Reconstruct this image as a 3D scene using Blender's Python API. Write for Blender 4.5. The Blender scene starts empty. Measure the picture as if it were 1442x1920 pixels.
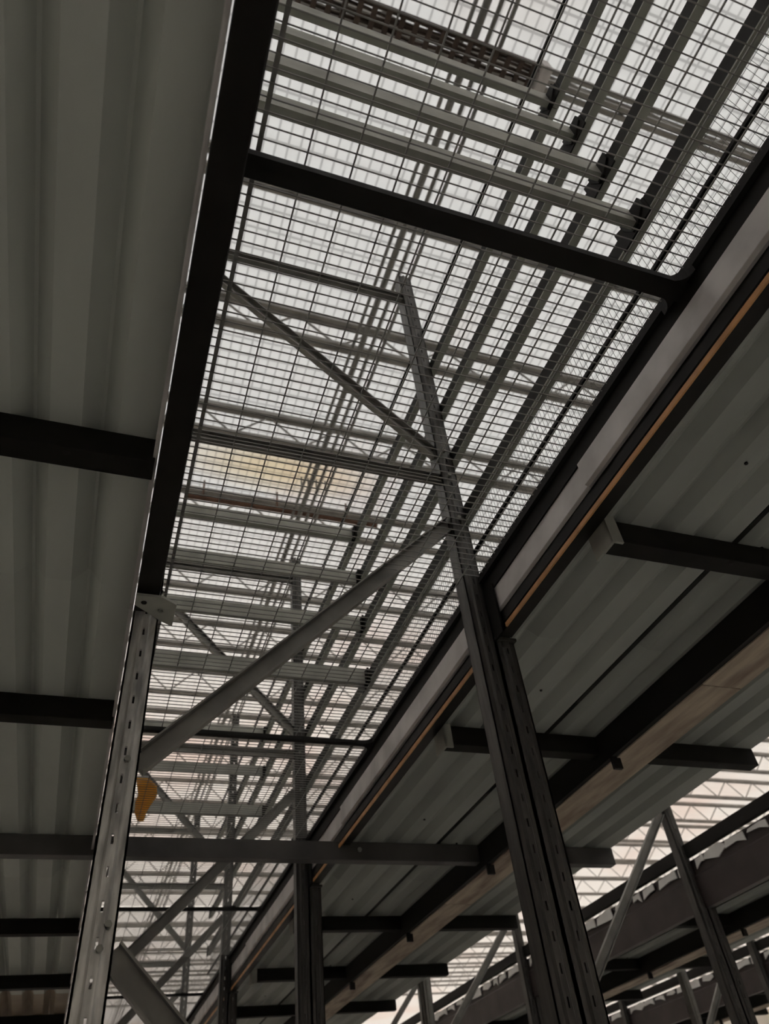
import bpy, bmesh, math, random
from mathutils import Vector, Matrix
random.seed(7)
SC = bpy.context.scene
C = SC.collection
S = 1.4            # metres per layout unit (height of the deck supports above the lens)
CH = 1.5           # lens height above the floor
def P(x, y, z): return Vector((x*S, y*S, z*S+CH))

# ------------------------------------------------------------------ camera, world, light
cam = bpy.data.cameras.new('camera'); co = bpy.data.objects.new('camera', cam); C.objects.link(co)
RX = (0.94206922, -0.32143698, -0.09583246)      # world axes seen from the camera (x right, y down, z forward)
RY = (0.15549279, 0.67167374, -0.72434548)
RZ = (0.29719957, 0.66748232, 0.68274429)
M = Matrix(((RX[0], -RY[0], -RZ[0]), (RX[1], -RY[1], -RZ[1]), (RX[2], -RY[2], -RZ[2])))
co.matrix_world = Matrix.Translation((0, 0, CH)) @ M.to_4x4()
cam.sensor_fit = 'HORIZONTAL'; cam.sensor_width = 36.0
cam.lens = 1394.36/1442*36.0
cam.clip_start = 0.02; cam.clip_end = 400
cam.dof.use_dof = True; cam.dof.focus_distance = 2.2; cam.dof.aperture_fstop = 5.0
SC.camera = co
W = bpy.data.worlds.new('daylight'); SC.world = W; W.use_nodes = True
bg = W.node_tree.nodes['Background']; bg.inputs[0].default_value = (0.98, 0.985, 1.0, 1); bg.inputs[1].default_value = 4.15
SC.view_settings.view_transform = 'Standard'; SC.view_settings.look = 'None'
SC.view_settings.gamma = 1.0; SC.view_settings.use_curve_mapping = False
SC.view_settings.exposure = 0.0
SC.cycles.max_bounces = 8; SC.cycles.diffuse_bounces = 5; SC.cycles.glossy_bounces = 4
SC.cycles.transmission_bounces = 4; SC.cycles.caustics_reflective = False; SC.cycles.caustics_refractive = False

# ------------------------------------------------------------------ materials
def mat(name, col, rough=0.5, metal=0.0, var=0.0, vscale=6.0, col2=None, vmap=(1, 1, 1), bump=0.0, spec=0.5, thr=(0.35, 0.7)):
    m = bpy.data.materials.new(name); m.use_nodes = True
    nt = m.node_tree; b = nt.nodes['Principled BSDF']
    b.inputs['Base Color'].default_value = (*col, 1); b.inputs['Roughness'].default_value = rough
    b.inputs['Metallic'].default_value = metal; b.inputs['Specular IOR Level'].default_value = spec
    if var > 0 or col2 or bump > 0:
        tc = nt.nodes.new('ShaderNodeTexCoord'); mp = nt.nodes.new('ShaderNodeMapping')
        mp.inputs['Scale'].default_value = vmap
        nt.links.new(tc.outputs['Object'], mp.inputs['Vector'])
        n = nt.nodes.new('ShaderNodeTexNoise'); n.inputs['Scale'].default_value = vscale; n.inputs['Detail'].default_value = 6
        nt.links.new(mp.outputs[0], n.inputs['Vector'])
        r = nt.nodes.new('ShaderNodeMapRange'); r.inputs[1].default_value = thr[0]; r.inputs[2].default_value = thr[1]
        nt.links.new(n.outputs['Fac'], r.inputs[0])
        mx = nt.nodes.new('ShaderNodeMix'); mx.data_type = 'RGBA'
        c2 = col2 or tuple(c*(1-var) for c in col)
        mx.inputs['A'].default_value = (*col, 1); mx.inputs['B'].default_value = (*c2, 1)
        nt.links.new(r.outputs[0], mx.inputs['Factor']); nt.links.new(mx.outputs['Result'], b.inputs['Base Color'])
        r2 = nt.nodes.new('ShaderNodeMapRange'); r2.inputs[3].default_value = max(0.05, rough-0.1); r2.inputs[4].default_value = min(1, rough+0.15)
        nt.links.new(n.outputs['Fac'], r2.inputs[0]); nt.links.new(r2.outputs[0], b.inputs['Roughness'])
        if bump > 0:
            bp = nt.nodes.new('ShaderNodeBump'); bp.inputs['Strength'].default_value = bump; bp.inputs['Distance'].default_value = 0.004
            nt.links.new(n.outputs['Fac'], bp.inputs['Height']); nt.links.new(bp.outputs[0], b.inputs['Normal'])
    return m
M_BEAM = mat('dark_painted_steel', (0.012, 0.0105, 0.009), 0.5, 0.0, 0.4, 9, spec=0.22)
M_JOIST = mat('black_joist_steel', (0.013, 0.012, 0.010), 0.65, 0.0, 0.3, 8, spec=0.15)
M_POST = mat('worn_galvanised_post', (0.80, 0.78, 0.75), 0.32, 0.4, 0.65, 7, vmap=(6, 6, 1), bump=0.3)
M_DPOST = mat('dark_post_steel', (0.085, 0.08, 0.073), 0.38, 0.3, 0.5, 7, vmap=(6, 6, 1))
M_BRACE = mat('grey_brace_steel', (0.27, 0.26, 0.24), 0.45, 0.5, 0.3, 8)
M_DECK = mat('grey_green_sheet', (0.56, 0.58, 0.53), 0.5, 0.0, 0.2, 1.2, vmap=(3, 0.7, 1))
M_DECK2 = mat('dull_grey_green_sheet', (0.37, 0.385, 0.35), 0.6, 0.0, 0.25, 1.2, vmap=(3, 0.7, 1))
M_TAN = mat('weathered_tan_sheet', (0.36, 0.28, 0.20), 0.6, 0.0, 0.3, 3)
M_WIRE = mat('galvanised_wire', (0.27, 0.265, 0.25), 0.5, 0.3)
M_ORANGE = mat('orange_paint', (0.72, 0.36, 0.14), 0.45, 0.0, 0.45, 10, vmap=(1, 1, 1))
M_LEDGE = mat('grey_metal_lit_ledge', (0.72, 0.68, 0.67), 0.4, 0.1, 0.35, 5, vmap=(1, 1, 1))  # plain grey metal; its pale tone doubles as light on ledges and lips
M_RAIL = mat('olive_grey_rail', (0.42, 0.42, 0.37), 0.5, 0.2, 0.35, 6)
M_CONN = mat('black_connector', (0.011, 0.010, 0.009), 0.65, spec=0.25)
M_TRUSS = mat('truss_paint', (0.36, 0.345, 0.32), 0.6, 0.0, 0.3, 3)
M_PIPE = mat('dull_pipe_grey', (0.24, 0.235, 0.225), 0.6)
M_BROWN = mat('brown_cable_tray', (0.10, 0.07, 0.055), 0.7, 0.0, 0.5, 4)
M_RUST = mat('rusty_steel', (0.17, 0.09, 0.06), 0.8, 0.0, 0.5, 5)
M_WOOD = mat('stained_plank', (0.50, 0.41, 0.31), 0.7, 0.0, 0.0, 3.5, col2=(0.20, 0.14, 0.11), vmap=(5, 0.8, 5))
M_CONC = mat('concrete_floor', (0.66, 0.64, 0.60), 0.6, 0.0, 0.2, 0.8)
M_WALL = mat('cream_wall_panel', (0.70, 0.66, 0.60), 0.7, 0.0, 0.1, 0.5)
M_YEL = mat('yellow_orange_cloth', (0.85, 0.50, 0.12), 0.8, 0.0, 0.3, 8)
M_BOLT = mat('zinc_bolt', (0.28, 0.28, 0.25), 0.5, 0.4)
def roof_mat():
    m = bpy.data.materials.new('translucent_roof_sheet'); m.use_nodes = True; nt = m.node_tree
    for n in list(nt.nodes): nt.nodes.remove(n)
    out = nt.nodes.new('ShaderNodeOutputMaterial')
    tl = nt.nodes.new('ShaderNodeBsdfTranslucent'); df = nt.nodes.new('ShaderNodeBsdfDiffuse'); mix = nt.nodes.new('ShaderNodeMixShader')
    mix.inputs[0].default_value = 0.45
    tc = nt.nodes.new('ShaderNodeTexCoord')
    sep = nt.nodes.new('ShaderNodeSeparateXYZ'); nt.links.new(tc.outputs['Object'], sep.inputs[0])
    def stripes(sock, period, width):
        a = nt.nodes.new('ShaderNodeMath'); a.operation = 'DIVIDE'; a.inputs[1].default_value = period; nt.links.new(sock, a.inputs[0])
        f = nt.nodes.new('ShaderNodeMath'); f.operation = 'FRACT'; nt.links.new(a.outputs[0], f.inputs[0])
        l = nt.nodes.new('ShaderNodeMath'); l.operation = 'LESS_THAN'; l.inputs[1].default_value = width; nt.links.new(f.outputs[0], l.inputs[0])
        return l.outputs[0]
    sx = stripes(sep.outputs['X'], 0.109*S, 0.16); sy = stripes(sep.outputs['Y'], 0.21*S, 0.10)
    mxm = nt.nodes.new('ShaderNodeMath'); mxm.operation = 'MAXIMUM'; nt.links.new(sx, mxm.inputs[0]); nt.links.new(sy, mxm.inputs[1])
    c = nt.nodes.new('ShaderNodeMix'); c.data_type = 'RGBA'
    c.inputs['A'].default_value = (0.77, 0.765, 0.75, 1); c.inputs['B'].default_value = (0.54, 0.535, 0.525, 1)
    nt.links.new(mxm.outputs[0], c.inputs['Factor'])
    # far end painted lighter and creamier: brightness put in for the dim far aisle
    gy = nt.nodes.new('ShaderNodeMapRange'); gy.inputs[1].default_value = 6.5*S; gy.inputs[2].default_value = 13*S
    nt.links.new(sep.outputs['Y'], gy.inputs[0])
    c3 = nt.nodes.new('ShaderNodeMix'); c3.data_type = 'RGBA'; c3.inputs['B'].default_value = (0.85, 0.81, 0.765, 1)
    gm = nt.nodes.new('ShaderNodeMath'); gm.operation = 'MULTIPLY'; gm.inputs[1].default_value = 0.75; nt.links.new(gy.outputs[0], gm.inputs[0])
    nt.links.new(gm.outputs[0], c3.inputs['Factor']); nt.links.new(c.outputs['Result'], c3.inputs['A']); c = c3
    # one yellowish leak stain above the rusty pipe
    vd = nt.nodes.new('ShaderNodeMapping'); vd.inputs['Location'].default_value = (-1.5*S*0.55, -6.45*S*1.6, 0); vd.inputs['Scale'].default_value = (0.55, 1.6, 0)
    nt.links.new(tc.outputs['Object'], vd.inputs['Vector'])
    ln = nt.nodes.new('ShaderNodeVectorMath'); ln.operation = 'LENGTH'; nt.links.new(vd.outputs[0], ln.inputs[0])
    ls = nt.nodes.new('ShaderNodeMapRange'); ls.inputs[1].default_value = 1.1; ls.inputs[2].default_value = 0.3; nt.links.new(ln.outputs['Value'], ls.inputs[0])
    c4 = nt.nodes.new('ShaderNodeMix'); c4.data_type = 'RGBA'; c4.blend_type = 'MULTIPLY'; c4.inputs['B'].default_value = (0.98, 0.91, 0.78, 1)
    nt.links.new(ls.outputs[0], c4.inputs['Factor']); nt.links.new(c.outputs['Result'], c4.inputs['A']); c = c4
    # large soft water stains, cream and pinkish
    n = nt.nodes.new('ShaderNodeTexNoise'); n.inputs['Scale'].default_value = 0.22; n.inputs['Detail'].default_value = 3
    nt.links.new(tc.outputs['Object'], n.inputs['Vector'])
    r = nt.nodes.new('ShaderNodeMapRange'); r.inputs[1].default_value = 0.52; r.inputs[2].default_value = 0.72; nt.links.new(n.outputs['Fac'], r.inputs[0])
    c2 = nt.nodes.new('ShaderNodeMix'); c2.data_type = 'RGBA'; c2.blend_type = 'MULTIPLY'
    c2.inputs['B'].default_value = (0.97, 0.91, 0.89, 1)
    nt.links.new(r.outputs[0], c2.inputs['Factor']); nt.links.new(c.outputs['Result'], c2.inputs['A'])
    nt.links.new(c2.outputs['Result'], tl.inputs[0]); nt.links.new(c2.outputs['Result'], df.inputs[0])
    nt.links.new(tl.outputs[0], mix.inputs[2]); nt.links.new(df.outputs[0], mix.inputs[1]); nt.links.new(mix.outputs[0], out.inputs[0])
    return m
M_ROOF = roof_mat()

# ------------------------------------------------------------------ mesh helpers (coordinates in layout units)
class MB:
    def __init__(s): s.v = []; s.f = []
    def box(s, x0, x1, y0, y1, z0, z1):
        b = len(s.v)
        for z in (z0, z1):
            for (x, y) in ((x0, y0), (x1, y0), (x1, y1), (x0, y1)): s.v.append((x, y, z))
        s.f += [(b, b+3, b+2, b+1), (b+4, b+5, b+6, b+7), (b, b+1, b+5, b+4), (b+1, b+2, b+6, b+5), (b+2, b+3, b+7, b+6), (b+3, b, b+4, b+7)]
        return s
    def prism(s, prof, y0, y1, axis='Y'):
        """closed profile list of 2-tuples, swept along an axis: Y -> (x,z); X -> (y,z); Z -> (x,y)"""
        b = len(s.v); n = len(prof)
        for t in (y0, y1):
            for (p, q) in prof:
                s.v.append({'Y': (p, t, q), 'X': (t, p, q), 'Z': (p, q, t)}[axis])
        for i in range(n):
            j = (i+1) % n; s.f.append((b+i, b+j, b+n+j, b+n+i))
        s.f.append(tuple(b+i for i in reversed(range(n)))); s.f.append(tuple(b+n+i for i in range(n)))
        return s
    def bar(s, a, c, w, d, ref=(0, 1, 0)):
        """rectangular bar from a to c; d measured along ref, w across it"""
        a = Vector(a); c = Vector(c); t = (c-a).normalized(); r = Vector(ref); r = (r-t*r.dot(t)).normalized(); u = t.cross(r)
        b = len(s.v)
        for p in (a, c):
            for (i, j) in ((-1, -1), (1, -1), (1, 1), (-1, 1)): s.v.append(tuple(p+u*(i*w/2)+r*(j*d/2)))
        s.f += [(b, b+3, b+2, b+1), (b+4, b+5, b+6, b+7), (b, b+1, b+5, b+4), (b+1, b+2, b+6, b+5), (b+2, b+3, b+7, b+6), (b+3, b, b+4, b+7)]
        return s
    def rod(s, a, c, r, n=6, ref=(0, 1, 0.01)):
        a = Vector(a); c = Vector(c); t = (c-a).normalized(); q = Vector(ref)
        if abs(q.normalized().dot(t)) > 0.95: q = Vector((0, 0, 1)) if abs(t.z) < 0.9 else Vector((1, 0, 0))
        q = (q-t*q.dot(t)).normalized(); u = t.cross(q); b = len(s.v)
        for p in (a, c):
            for i in range(n):
                an = 2*math.pi*i/n; s.v.append(tuple(p+u*(math.cos(an)*r)+q*(math.sin(an)*r)))
        for i in range(n):
            j = (i+1) % n; s.f.append((b+i, b+j, b+n+j, b+n+i))
        s.f.append(tuple(b+i for i in reversed(range(n)))); s.f.append(tuple(b+n+i for i in range(n)))
        return s
    def mesh(s, name, m, smooth=False):
        me = bpy.data.meshes.new(name); me.from_pydata([(x*S, y*S, z*S) for x, y, z in s.v], [], s.f); me.materials.append(m)
        bm = bmesh.new(); bm.from_mesh(me); bmesh.ops.recalc_face_normals(bm, faces=bm.faces); bm.to_mesh(me); bm.free()
        if smooth:
            for p in me.polygons: p.use_smooth = True
        return me
    def build(s, name, m, parent=None, loc=(0, 0, 0), bevel=0, smooth=False):
        o = bpy.data.objects.new(name, s.mesh(name, m, smooth)); C.objects.link(o)
        if parent: o.parent = parent
        else: o.location = P(*loc)
        if bevel:
            b = o.modifiers.new('bevel', 'BEVEL'); b.width = bevel*S; b.segments = 2; b.limit_method = 'ANGLE'; b.angle_limit = math.radians(50)
        return o
def tag(o, label=None, cat=None, group=None, kind=None):
    if label: o['label'] = label
    if cat:
        o['category'] = cat; o['kind'] = 'thing'
    if group: o['group'] = group
    if kind: o['kind'] = kind
    return o
def empty(name, loc): 
    o = bpy.data.objects.new(name, None); C.objects.link(o); o.location = P(*loc); o.empty_display_size = 0.1; return o
def copy_tree(o, parent=None):
    c = o.copy(); C.objects.link(c)
    if parent: c.parent = parent
    for ch in list(o.children): copy_tree(ch, c)
    return c
def make(proto_key, builder, loc, label, cat, group=None, cache={}):
    """first call builds the thing at the origin of its own frame, later ones copy it with all of its parts"""
    if proto_key not in cache:
        o = builder(); cache[proto_key] = o
    else:
        o = copy_tree(cache[proto_key])
    o.location = P(*loc); tag(o, label, cat, group)
    return o
ORD = ['nearest', 'second', 'third', 'fourth', 'fifth', 'sixth', 'seventh', 'eighth']

# ------------------------------------------------------------------ the building
ZR = 7.0
b = MB(); b.box(-9, 42, -9, 48, -CH/S-0.1, -CH/S); tag(b.build('floor', M_CONC), kind='structure')
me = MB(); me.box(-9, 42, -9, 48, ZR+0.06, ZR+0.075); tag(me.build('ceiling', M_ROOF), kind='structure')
for nm, bx in (('wall_back', (-9, 42, 48, 48.15)), ('wall_left', (-9.15, -9, -9, 48)), ('wall_right', (42, 42.15, -9, 48)), ('wall_front', (-9, 42, -9.15, -9))):
    b = MB(); b.box(*bx, -CH/S, ZR+0.06); tag(b.build(nm, M_WALL), kind='structure')

# roof trusses: y positions every 1.435
def truss():
    e = bpy.data.objects.new('roof_truss', None); C.objects.link(e)
    L0, L1, D = -8.5, 41.5, 0.50
    t = MB()
    for dy in (-0.03, 0.03): t.box(L0, L1, dy-0.02, dy+0.02, -0.06, 0.0)
    t.build('top_chord', M_TRUSS, e)
    t = MB()
    for dy in (-0.03, 0.03): t.box(L0, L1, dy-0.02, dy+0.02, -D, -D+0.05)
    t.build('bottom_chord', M_TRUSS, e)
    t = MB(); n = int((L1-L0)/0.42); st = (L1-L0)/n
    for i in range(n):
        x = L0+i*st
        a, c = (-0.05, -D+0.04) if i % 2 else (-D+0.04, -0.05)
        t.rod((x, 0, a), (x+st, 0, c), 0.013, 5)
    t.build('web', M_TRUSS, e)
    return e
for k in range(-1, 24):
    y = 4.17+1.435*(k-2)
    lab = 'grey open-web truss under the white roof, ' + ['nearest, just past the overhead point', 'second, beside the brown cable tray', 'third back', 'fourth back', 'fifth back', 'sixth back, by the rusty pipe', 'seventh back', 'eighth back', 'ninth back', 'tenth back', 'in the far rows'][min(k+1, 10)]
    make('truss', truss, (0, y, ZR+0.055), lab, 'roof truss', 'roof trusses in rows across the hall')
# pipes under the roof, running along the hall
for i, (r, rad, zz) in enumerate(((0.275, 0.03, 6.30), (0.291, 0.018, 6.30), (0.309, 0.018, 6.30), (0.262, 0.016, 6.30))):
    b = MB(); b.rod((0, -8.5, 0), (0, 47, 0), rad, 8)
    for q in range(12): b.box(-0.008, 0.008, -6+4*q, -5.98+4*q, 0, 0.2)
    o = b.build('ceiling_pipe', M_PIPE, None, (r*zz, 0, zz))
    tag(o, ['thick grey pipe under the roof, leftmost but one of four side by side', 'thin grey pipe under the roof, right beside the thick pipe', 'thin grey pipe under the roof, rightmost of the four', 'thin grey pipe under the roof, leftmost of the four'][i], 'pipe', 'pipes under the roof')
# brown cable tray with cables, beside the first truss
e = empty('cable_tray', (0.87, 1.10, 6.12))
b = MB(); b.box(-0.6, 1.45, 0, 0.012, 0, 0.09); b.box(-0.6, 1.45, 0.17, 0.182, 0, 0.09)
for i in range(20): b.box(-0.58+i*0.105, -0.54+i*0.105, 0, 0.18, 0, 0.012)
b.build('tray', M_BROWN, e)
for i in range(5):
    c = MB(); pts = [(-0.6+0.2*j, 0.03+0.028*i+random.uniform(-.012, .012), 0.03+random.uniform(0, .02)) for j in range(11)]
    for p, q in zip(pts, pts[1:]): c.rod(p, q, 0.012, 6)
    c.build('cable', M_BROWN, e)
b = MB(); b.box(1.38, 1.46, -0.02, 0.2, -0.05, 0.14); b.build('junction_box', M_LEDGE, e)
tag(e, 'brown cable tray full of cables hanging under the nearest roof truss', 'cable tray')
# rusty pipe hung beneath a truss
e = empty('rusty_pipe', (0.37, 6.52, 6.40))
b = MB(); b.rod((0, 0, 0), (2.4, 0, 0), 0.034, 10); b.build('pipe', M_RUST, e)
b = MB()
for x in (0.2, 1.1, 2.0): b.rod((x, 0, 0), (x, 0, 0.3), 0.012, 6)
b.build('hanger', M_RUST, e)
tag(e, 'rusty brown pipe hanging crosswise under the stained roof', 'pipe')

# ------------------------------------------------------------------ racks
def lipped_post(b, x0, x1, y0, y1, z0, z1, flip=1):
    """open rack post with a ridged, slotted front face (towards -y)"""
    w = x1-x0; t = 0.004; xc = (x0+x1)/2
    b.box(x0, x0+t, y0, y1, z0, z1); b.box(x1-t, x1, y0, y1, z0, z1)
    # front face with a raised centre ridge
    b.prism([(x0, y0), (x0+w*.28, y0), (x0+w*.36, y0-.006), (x0+w*.46, y0-.006), (x0+w*.46, y0), (x0+w*.36, y0+t), (x0, y0+t)], z0, z1, 'Z')
    b.prism([(x1, y0), (x1, y0+t), (x1-w*.36, y0+t), (x1-w*.46, y0), (x1-w*.46, y0-.006), (x1-w*.36, y0-.006), (x1-w*.28, y0)], z0, z1, 'Z')
    z = z0+0.03                                         # bridges between the slots
    while z < z1-0.02:
        b.box(x0+w*.46, x1-w*.46, y0-.006, y0, z, min(z+0.036, z1)); z += 0.054
    b.box(x0, x0+w*.3, y1-t, y1, z0, z1); b.box(x1-w*.3, x1, y1-t, y1, z0, z1)
FL = -CH/S
def channel(b, a, c, w):
    """bent channel lying in the frame plane: a flat web with two lips towards the viewer"""
    a = Vector(a); c = Vector(c); t = (c-a).normalized(); u = Vector((-t.z, 0, t.x))
    b.bar(a, c, w, 0.004)
    for s in (-1, 1):
        o = u*(s*(w/2-0.002))+Vector((0, -0.010, 0)); b.bar(a+o, c+o, 0.004, 0.018)
def frame(xw, pm1, pm2, full=True):
    def f():
        e = bpy.data.objects.new('upright_frame', None); C.objects.link(e)
        zt = 2.85-0 if full else 1.26
        b = MB(); lipped_post(b, 0, 0.054, 0, 0.05, 0, zt-FL); b.build('post', pm1, e)
        b = MB(); lipped_post(b, xw-0.052, xw, 0, 0.05, 0, zt-FL); b.build('post', pm2, e)
        for x in (0.027, xw-0.026):
            b = MB(); b.box(x-0.026, x+0.026, -0.03, 0.08, 0, 0.006); b.build('foot_plate', M_BRACE, e)
        zs = [(0.66, 1.45), (0.345, -0.45), (-0.95, -0.45)]
        if full: zs += [(2.56, 1.74)]
        for (za, zb) in zs:
            b = MB(); channel(b, (0.05, 0.025, za-FL), (xw-0.045, 0.025, zb-FL), 0.042); b.build('diagonal_brace', M_BRACE, e)
        for zh in ((1.63, 2.69) if full else ()):
            b = MB(); channel(b, (0.05, 0.025, zh-FL), (xw-0.045, 0.025, zh-FL), 0.036); b.build('horizontal_brace', M_BRACE, e)
        for (x, z) in [(0.032, 0.66), (0.032, 0.345), (xw-0.03, 1.45), (xw-0.03, 1.63), (xw-0.03, 1.74), (0.04, 0.38)]:
            if z < zt: b = MB(); b.rod((x, -0.014, z-FL), (x, 0.056, z-FL), 0.006, 6); b.build('bolt', M_BOLT, e)
        return e
    return f
BAY = 1.88
# aisle frames
for k in range(4):
    y = 1.4+BAY*k
    make('frameA', frame(0.882, M_POST, M_DPOST), (0, y, FL),
         'braced rack frame across the mesh aisle, ' + (['worn silvery left post, nearest to the viewer', 'second, beyond the long crosswise bar', 'third one back', 'fourth one back, partly hidden at the bottom'][k]), 'rack frame', 'rack frames of the central aisle')
for k in range(1, 5):
    y = 1.4+BAY*k
    make('frameB', frame(0.79, M_BRACE, M_DPOST, True), (2.13, y, FL),
         'braced rack frame across the open aisle right of the first deck, %s back' % ORD[k-1], 'rack frame', 'rack frames of the open right aisle')
for k in range(2, 5):
    y = 1.4+BAY*k
    make('frameC', frame(0.79, M_BRACE, M_DPOST, False), (4.15, y, FL),
         'low rack frame in the far right aisle, %s one back' % ORD[k-2], 'rack frame', 'rack frames of the far right aisle')

# second posts that carry the deck beams
def prop_post():
    b = MB(); lipped_post(b, 0, 0.052, 0, 0.05, 0, 1.04-FL); b.box(-0.004, 0.056, -0.01, 0.055, 1.032-FL, 1.04-FL)
    return b.build('support_post', M_DPOST)
for xi, (x0, kk) in enumerate(((0.884, range(0, 4)), (2.922, range(1, 5)), (4.942, range(2, 5)))):
    for k in kk:
        make('prop', prop_post, (x0, 1.4+BAY*k, FL),
             'dark slotted support post under the %s deck edge beam, %s one back' % (['first right', 'second right', 'third right'][xi], ORD[k-kk[0]]), 'post', 'support posts under the deck edges')

# left edge beams
def left_beam():
    e = bpy.data.objects.new('edge_beam', None); C.objects.link(e)
    b = MB(); b.prism([(0, 1.0), (0.047, 1.0), (0.047, 1.19), (0.040, 1.19), (0.040, 1.007), (0.007, 1.007), (0.007, 1.19), (0, 1.19)], 0.004, BAY-0.004)
    b.build('beam', M_BEAM, e, bevel=0.002)
    b = MB(); b.box(-0.010, -0.002, 0.01, BAY-0.01, 1.012, 1.03); b.build('lip', M_LEDGE, e)  # thin highlight of the lit deck flange, put into a pale lip
    for yy in (0.012, BAY-0.07):
        b = MB(); b.prism([(0.0, 0.998), (0.05, 0.998), (0.05, 0.994), (0.0, 0.994)], yy, yy+0.058); b.build('end_plate', M_BEAM, e)
    return e
for k in range(-1, 4):
    make('lbeam', left_beam, (0, 1.4+BAY*k, 0), 'long black edge beam along the left corrugated deck, ' + (['nearest stretch, overhead at top left', 'stretch behind the silvery post', 'third stretch back', 'fourth stretch back', 'fifth stretch back'][k+1]), 'beam', 'edge beams of the left deck')
# gusset plate on the near left post
b = MB(); b.prism([(0.0, 0), (0.055, 0), (0.085, 0.02), (0.085, 0.10), (0.06, 0.085), (0.0, 0.035)], 0.0, 0.006, 'Z')
g = b.build('gusset_plate', M_RAIL, None, (0.0, 1.32, 0.985))
c = MB(); c.rod((0.018, 0.022, -0.002), (0.018, 0.022, -0.0005), 0.006, 10); c.build('hole', M_CONN, g)
c = MB(); c.rod((0.055, 0.045, -0.004), (0.055, 0.045, 0.0), 0.005, 6); c.build('bolt', M_BOLT, g)
tag(g, 'small grey gusset plate on top of the worn left post', 'bracket')

# right-hand edge beams (stepped face, pale ledge, orange lower lip)
def right_beam(orange=True):
    def f():
        e = bpy.data.objects.new('edge_beam', None); C.objects.link(e)
        b = MB(); b.prism([(0.0, 1.170), (0.03, 1.170), (0.03, 1.257), (0.0, 1.257)], 0, BAY); b.build('top_angle', M_CONN, e)
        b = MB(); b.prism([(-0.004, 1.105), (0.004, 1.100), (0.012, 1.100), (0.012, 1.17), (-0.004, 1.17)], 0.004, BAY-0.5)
        b.prism([(0.004, 1.105), (0.012, 1.100), (0.012, 1.17), (0.004, 1.17)], BAY-0.5, BAY-0.004); b.build('lit_ledge', M_LEDGE, e, bevel=0.001)  # ledge coloured pale to carry the light caught along it
        b = MB(); b.prism([(0.012, 1.046), (0.046, 1.046), (0.046, 1.17), (0.012, 1.17), (0.012, 1.09), (0.006, 1.085), (0.006, 1.06), (0.012, 1.055)], 0.004, BAY-0.004); b.build('beam', M_BEAM, e)
        b = MB(); b.box(0.0, 0.0045, 0.06, BAY-0.06, 1.036, 1.044); b.box(0.0, 0.008, 0.06, BAY-0.06, 1.043, 1.047); b.build('lower_lip', M_ORANGE if orange else M_RUST, e)
        for yy in (0.0, BAY-0.05):
            b = MB(); b.box(-0.006, 0.0, yy, yy+0.05, 1.03, 1.18); b.build('end_connector', M_CONN, e)
        return e
    return f
for k in range(-1, 4):
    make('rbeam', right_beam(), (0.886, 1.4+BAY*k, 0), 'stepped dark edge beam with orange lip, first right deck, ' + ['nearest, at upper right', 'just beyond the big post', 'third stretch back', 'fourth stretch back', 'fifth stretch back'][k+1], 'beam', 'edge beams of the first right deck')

# deeper beams of the racks further right
def far_beam():
    e = bpy.data.objects.new('edge_beam', None); C.objects.link(e)
    b = MB(); b.box(0.0, 0.03, 0, BAY, 1.185, 1.245); b.build('top_angle', M_CONN, e)
    b = MB(); x = random.Random(3); y = 0.03
    while y < BAY-0.1:
        l = x.uniform(0.02, 0.2); h = [x.uniform(0, .03) for _ in range(4)]; b.prism([(y, 1.112+h[0]), (y+l*.4, 1.112+h[1]), (y+l, 1.115+h[2]), (y+l*.9, 1.172-h[3]*.6), (y+l*.3, 1.176-h[1]*.6), (y+0.004, 1.170-h[2]*.5)], 0.008, 0.014, 'X'); y += l+x.uniform(-0.01, 0.045)
    b.build('ragged_reflection', M_PALE, e)  # broken reflection along the beam, built as ragged pale pieces
    b = MB(); b.prism([(0.012, 0.945), (0.05, 0.945), (0.05, 1.17), (0.02, 1.17), (0.02, 1.10), (0.012, 1.09)], 0, BAY); b.build('beam', M_PLUM, e)
    return e
M_PALE = mat('pale_reflection_strip', (0.85, 0.83, 0.80), 0.35, 0.0, 0.2, 4)
M_PLUM = mat('plum_brown_paint', (0.05, 0.036, 0.034), 0.5, 0.0, 0.35, 5)
for xi, (x0, ks) in enumerate(((2.90, range(0, 5)), (4.92, range(1, 6)))):
    for k in ks:
        make('fbeam', far_beam, (x0, 1.4+BAY*k, 0), 'deep brownish edge beam with ragged painted reflection, %s deck, %s stretch' % (['second right', 'third right'][xi], ORD[k-ks[0]]), 'beam', 'deep edge beams further right')

# corrugated decks: trapezoid ribs running along the aisle
def deck(w, L, material, seam=None, first=0.02, apex=1.100):
    def f():
        pr = []; x = first; z1 = 1.062; z0 = apex
        pr.append((0.0, z1))
        while x+0.075 < w:
            pr += [(x, z1), (x+0.028, z0), (x+0.034, z0), (x+0.062, z1)]; x += 0.1145
        pr.append((w, z1))
        pr = pr+[(a, q+0.004) for (a, q) in reversed(pr)]
        b = MB(); n = len(pr); 
        h = n//2
        for t in (0, L):
            for (p, q) in pr: b.v.append((p, t, q))
        for i in range(n): j = (i+1) % n; b.f.append((i, j, n+j, n+i))
        for i in range(h-1):
            b.f.append((i, i+1, n-2-i, n-1-i)); b.f.append((n+i, n+n-1-i, n+n-2-i, n+i+1))
        e = b.build('corrugated_deck', material)
        if seam:
            c = MB(); c.box(seam, seam+0.014, 0, L, 1.0612, 1.090); c.build('seam', M_CONN, e)
        r = random.Random(5)
        for i in range(7):
            xx = r.choice([0.0, 1, 2, 3, 4, 5])*0.1145+first+0.088+(0.1145*18 if w > 2 else 0); yy = r.uniform(0.05, L-0.05)
            if xx < w: c = MB(); c.rod((xx, yy, z1-0.003), (xx, yy, z1+0.003), 0.004, 8); c.build('screw', M_CONN, e)
        return e
    return f
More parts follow.
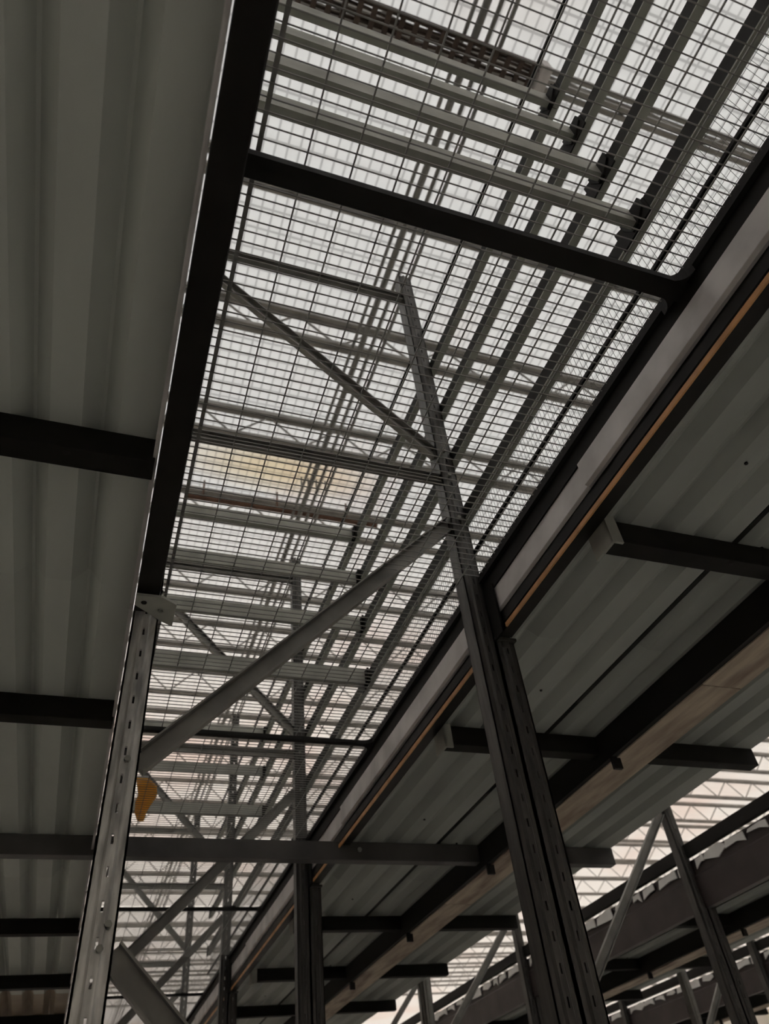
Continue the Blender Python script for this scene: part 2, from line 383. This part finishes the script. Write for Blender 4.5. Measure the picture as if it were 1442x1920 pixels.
# left deck is laid out from its free edge towards the left
LW = 3.2  # widened out of view, added width darkens the light from the left
nL = 26
first_left = LW-0.138-0.1145*nL
for k in range(-1, 4):
    y = 1.4+BAY*k
    make(('ldeck', k >= 2), deck(LW-0.004, BAY, M_TAN if k >= 2 else M_DECK, None, first_left), (-LW, y, 0),
         ['grey-green corrugated deck at top left, nearest sheet', 'grey-green corrugated deck on the left behind the silvery post', 'grey-green corrugated deck at lower left, third sheet back', 'tan weathered corrugated deck at bottom left', 'tan corrugated deck furthest back at bottom left'][k+1], 'deck', 'corrugated sheets of the left deck')
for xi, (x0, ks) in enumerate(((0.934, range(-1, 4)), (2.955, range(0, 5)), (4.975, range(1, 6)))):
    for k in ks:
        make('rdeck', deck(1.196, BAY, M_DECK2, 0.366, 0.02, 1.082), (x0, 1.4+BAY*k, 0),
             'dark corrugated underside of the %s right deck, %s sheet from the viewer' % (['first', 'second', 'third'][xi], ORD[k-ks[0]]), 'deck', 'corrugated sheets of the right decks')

# deck supports (folded joists with an open underside)
def joist(L, bracket):
    def f():
        b = MB(); b.prism([(0, 1.0), (0.046, 1.0), (0.046, 1.0605), (0.034, 1.0605), (0.034, 1.006), (0.006, 1.006), (0.006, 1.0605), (0, 1.0605)], 0, L, 'X')
        o = b.build('deck_joist', M_JOIST, bevel=0.0015)
        if bracket:
            c = MB(); c.box(-0.008, -0.001, -0.012, 0.056, 0.985, 1.06); c.box(-0.008, 0.02, -0.012, -0.006, 0.985, 1.06); c.build('end_bracket', M_RAIL, o)
        for x in ((0.33, 0.8, L-0.16) if L < 3 else (L-0.145, L-0.6)):
            c = MB(); c.rod((x, 0.012, 0.999), (x, 0.012, 1.0), 0.006, 10); c.build('hole', M_CONN, o)
        return o
    return f
for n in range(0, 8):
    y = 0.945*n+0.004
    if n != 3:
        make('ljoist', joist(LW-0.006, False), (-LW, y, 0), 'black crosswise joist under the left deck, %s' % (['just overhead beyond the top edge', 'nearest in view', 'second from the viewer, beside the silvery post', '', 'fourth from the viewer', 'fifth from the viewer', 'sixth from the viewer', 'furthest at the bottom left'][n]), 'joist', 'joists under the left deck')
    if n in (1, 2, 4, 5, 6):
        make('rjoist', joist(1.185, True), (0.942, y, 0), 'black crosswise joist under the first right deck, %s' % {1: 'nearest, cut by the right picture edge', 2: 'second, ending above the open aisle', 4: 'first beyond the long aisle tie', 5: 'second beyond the long aisle tie', 6: 'third beyond the long aisle tie'}[n], 'joist', 'joists under the first right deck')
y = 0.945*3+0.004
b = MB(); b.prism([(0, 0.992), (0.046, 0.992), (0.046, 1.0605), (0.04, 1.0605), (0.04, 0.998), (0.006, 0.998), (0.006, 1.0605), (0, 1.0605)], -1.26, 2.13, 'X')
o = b.build('long_aisle_tie', M_JOIST2 if 'M_JOIST2' in globals() else mat('dark_grey_tie', (0.085, 0.08, 0.074), 0.5, 0.0, 0.5, 4), None, (0, y, 0), bevel=0.0015)
c = MB(); c.rod((0.97, -0.006, 1.03), (0.97, 0.0, 1.03), 0.009, 8); c.build('bolt', M_BOLT, o)
tag(o, 'long dark steel bar crossing the whole mesh aisle in front of both decks', 'joist')
for xi, (x0, ns) in enumerate(((2.96, range(3, 9)), (4.98, range(5, 10)))):
    for n in ns:
        make('rjoist2', joist(1.185, True), (x0, 0.945*n+0.004, 0), 'black crosswise joist under the %s right deck, %s in view' % (['second', 'third'][xi], ORD[n-ns[0]]), 'joist', 'joists under the further right decks')

# long plank-faced beams under the right decks
def plank_beam():
    e = bpy.data.objects.new('plank_beam', None); C.objects.link(e)
    b = MB(); b.box(0.0, 0.018, 0, BAY, 0.968, 1.058); b.build('web', M_CONN, e)
    b = MB(); b.box(0.018, 0.150, 0.0, BAY-0.004, 0.964, 0.974); b.build('plank', M_WOOD, e)
    for yy in (0.44, 1.385): b = MB(); b.box(0.0, 0.03, yy, yy+0.012, 0.93, 0.97); b.build('hook', M_CONN, e)
    return e
for xi, (x0, ks) in enumerate(((1.482, range(-1, 4)), (3.50, range(0, 5)), (5.52, range(2, 6)))):
    for k in ks:
        make('plank', plank_beam, (x0, 1.4+BAY*k, 0), 'black beam with stained brown plank face under %s right deck, %s stretch' % (['first', 'second', 'third'][xi], ORD[k-ks[0]]), 'beam', 'plank-faced beams under the right decks')

# ------------------------------------------------------------------ mesh panels over the aisle and the tiers above them
X0, X1 = 0.05, 0.886
ZM = 1.235
def mesh_panel():
    e = bpy.data.objects.new('mesh_panel', None); C.objects.link(e)
    b = MB(); n = int(BAY/0.0203)
    r = 0.00105
    for i in range(1, n):
        y = i*0.0203; notch = 0.915 < y < 0.98
        b.bar((X0+0.008 if notch else X0, y, 0.0), (0.826 if notch else X1, y, 0.0), 2*r, 2*r, (0, 0, 1))
    for i in range(12):
        x = 0.0725+0.0757*i
        if x < X1: b.bar((x, 0.0, 0.0026), (x, BAY, 0.0026), (2.6*r if i else 0.008), 2.4*r, (0, 0, 1))
    b.build('wire_grid', M_WIRE, e)
    # tube frame with rounded inner corners
    f = MB(); t = 0.008; z0, z1 = -0.018, -0.002; R = 0.032
    f.box(X0, X1, 0, t, z0, z1); f.box(X0, X1, BAY-t, BAY, z0, z1)
    f.box(X0, X0+0.008, t, BAY-t, z0, z1); f.box(X1-0.012, X1, t, BAY-t, z0, z1)
    for (sy, yy) in ((1, t), (-1, BAY-t)):
        arc = [(X1-0.012-R+R*math.sin(a), yy+sy*(R-R*math.cos(a))) for a in [math.pi/2*j/6 for j in range(7)]]
        f.prism([(X1-0.012, yy)]+arc, z0, z1, 'Z')
    f.build('tube_frame', M_CONN, e)
    return e
for k in range(-1, 5):
    y = 0.478+BAY*k
    make('mpanel', mesh_panel, (0, y, ZM), 'wire mesh panel in dark rounded frame over the aisle, ' + ['nearest, cut by the top edge', 'large central one', 'third, above the long bar', 'fourth one back', 'fifth one back', 'sixth one back'][k+1], 'mesh panel', 'wire mesh panels over the central aisle')
# stout tube under the joint of the two nearest panels, flared where it meets the edge
b = MB(); b.box(X0, X1-0.002, -0.019, 0.019, -0.036, -0.017)
for sy in (1, -1):
    arc = [(X1-0.012-0.032+0.032*math.sin(a), sy*(0.018+0.032-0.032*math.cos(a))) for a in [math.pi/2*j/6 for j in range(7)]]
    b.prism([(X1-0.012, sy*0.018)]+arc, -0.036, -0.017, 'Z')
o = b.build('cross_tube', M_CONN, None, (0, 0.478, ZM), bevel=0.004)
tag(o, 'stout black tube crossing the mesh aisle near the top, flared at its right end', 'crossbar')
# upper tiers: rails along the right side and bars across
LV = [1.50, 1.745, 1.985, 2.235, 2.48]
def side_rail():
    b = MB(); b.prism([(0, 0), (0.020, 0), (0.020, 0.045), (0.015, 0.045), (0.015, 0.006), (0.005, 0.006), (0.005, 0.045), (0, 0.045)], 0, BAY)
    o = b.build('side_rail', M_CONN)
    c = MB(); c.box(-0.001, 0.021, 0.001, BAY-0.001, -0.0045, 0.0); c.build('bottom_flange', M_RAIL, o)
    for yy in (0.0, BAY-0.05):
        c = MB(); c.prism([(yy, -0.012), (yy+0.05, -0.012), (yy+0.05, 0.06), (yy, 0.04)], -0.004, 0.0, 'X'); c.build('end_connector', M_CONN, o)
    return o
def thin_rail():
    b = MB(); b.box(0, 0.006, 0, BAY, 0, 0.010); return b.build('side_rail', M_CONN)
def cross_bar():
    b = MB(); b.prism([(0, 0), (0.020, 0), (0.020, 0.058), (0, 0.058)], 0.055, 0.880, 'X')
    o = b.build('cross_bar', M_RAIL)
    c = MB(); c.prism([(-0.03, 0.02), (0.0, -0.008), (0.02, -0.008), (0.038, 0.03), (0.038, 0.05), (-0.03, 0.05)], 0.872, 0.880, 'X'); c.build('corner_bracket', M_CONN, o)
    return o
TN = ['lowest', 'second', 'third', 'fourth', 'top']
for k in range(-1, 3):
    for i, z in enumerate(LV):
        make('srail' if i < 4 else 'trail', side_rail if i < 4 else thin_rail, (0.882, 0.478+BAY*k, z-0.035), 'grey lengthwise rail above the mesh at right, %s tier, %s stretch' % (TN[i], ORD[k+1]), 'rail', 'lengthwise rails above the mesh')
    make('trail', thin_rail, (0.888, 0.478+BAY*k, 1.337), 'thin black rail just above the right mesh edge, %s stretch' % ORD[k+1], 'rail', 'thin rails above the mesh edge')
for k in range(0, 3):
    for i, z in enumerate(LV[:4]):
        make('cbar', cross_bar, (0, 0.478+BAY*k-0.013, z-0.035), 'olive-grey bar crossing above the mesh, %s tier, %s' % (TN[i], ['in the near group at the top', 'in the middle group beyond the tall frame', 'in the far group'][k]), 'bar', 'bars crossing above the mesh')
# fine guard mesh standing between panel edge and lowest rail
def guard():
    b = MB(); r = 0.0004
    for i in range(int(BAY/0.0135)): b.bar((0, i*0.0135, 0), (0, i*0.0135, 0.225), 2*r, 2*r, (1, 0, 0))
    for j in range(7): b.bar((0.002, 0, 0.012+j*0.034), (0.002, BAY, 0.012+j*0.034), 2*r, 2*r, (1, 0, 0))
    return b.build('guard_mesh', M_WIRE)
for k in range(-1, 3):
    make('guard', guard, (0.905, 0.478+BAY*k, 1.245), 'fine upright wire guard mesh along the right edge of the aisle roof, %s stretch' % ORD[k+1], 'guard mesh', 'upright guard mesh strips')

# yellow-orange strap lying on the mesh
b = MB(); pts = [(0.128, 2.78), (0.150, 2.84), (0.160, 2.92), (0.152, 3.00), (0.150, 3.08), (0.158, 3.16)]
wd = [0.045, 0.07, 0.07, 0.06, 0.045, 0.025]
for i in range(5):
    a, c = pts[i], pts[i+1]
    b.prism([(a[0]-wd[i]/2, a[1]), (a[0]+wd[i]/2, a[1]), (c[0]+wd[i+1]/2, c[1]), (c[0]-wd[i+1]/2, c[1])], ZM+0.006+0.002*(i % 2), ZM+0.014+0.002*(i % 2), 'Z')
o = b.build('strap', M_YEL); o.location = P(0, 0, 0)
nt = M_YEL.node_tree; tr = nt.nodes.new('ShaderNodeBsdfTranslucent'); tr.inputs[0].default_value = (0.85, 0.55, 0.16, 1)
mx = nt.nodes.new('ShaderNodeMixShader'); mx.inputs[0].default_value = 0.6
nt.links.new(nt.nodes['Principled BSDF'].outputs[0], mx.inputs[1]); nt.links.new(tr.outputs[0], mx.inputs[2]); nt.links.new(mx.outputs[0], nt.nodes['Material Output'].inputs[0])
tag(o, 'crumpled yellow-orange strap lying on the mesh near the left post', 'strap')
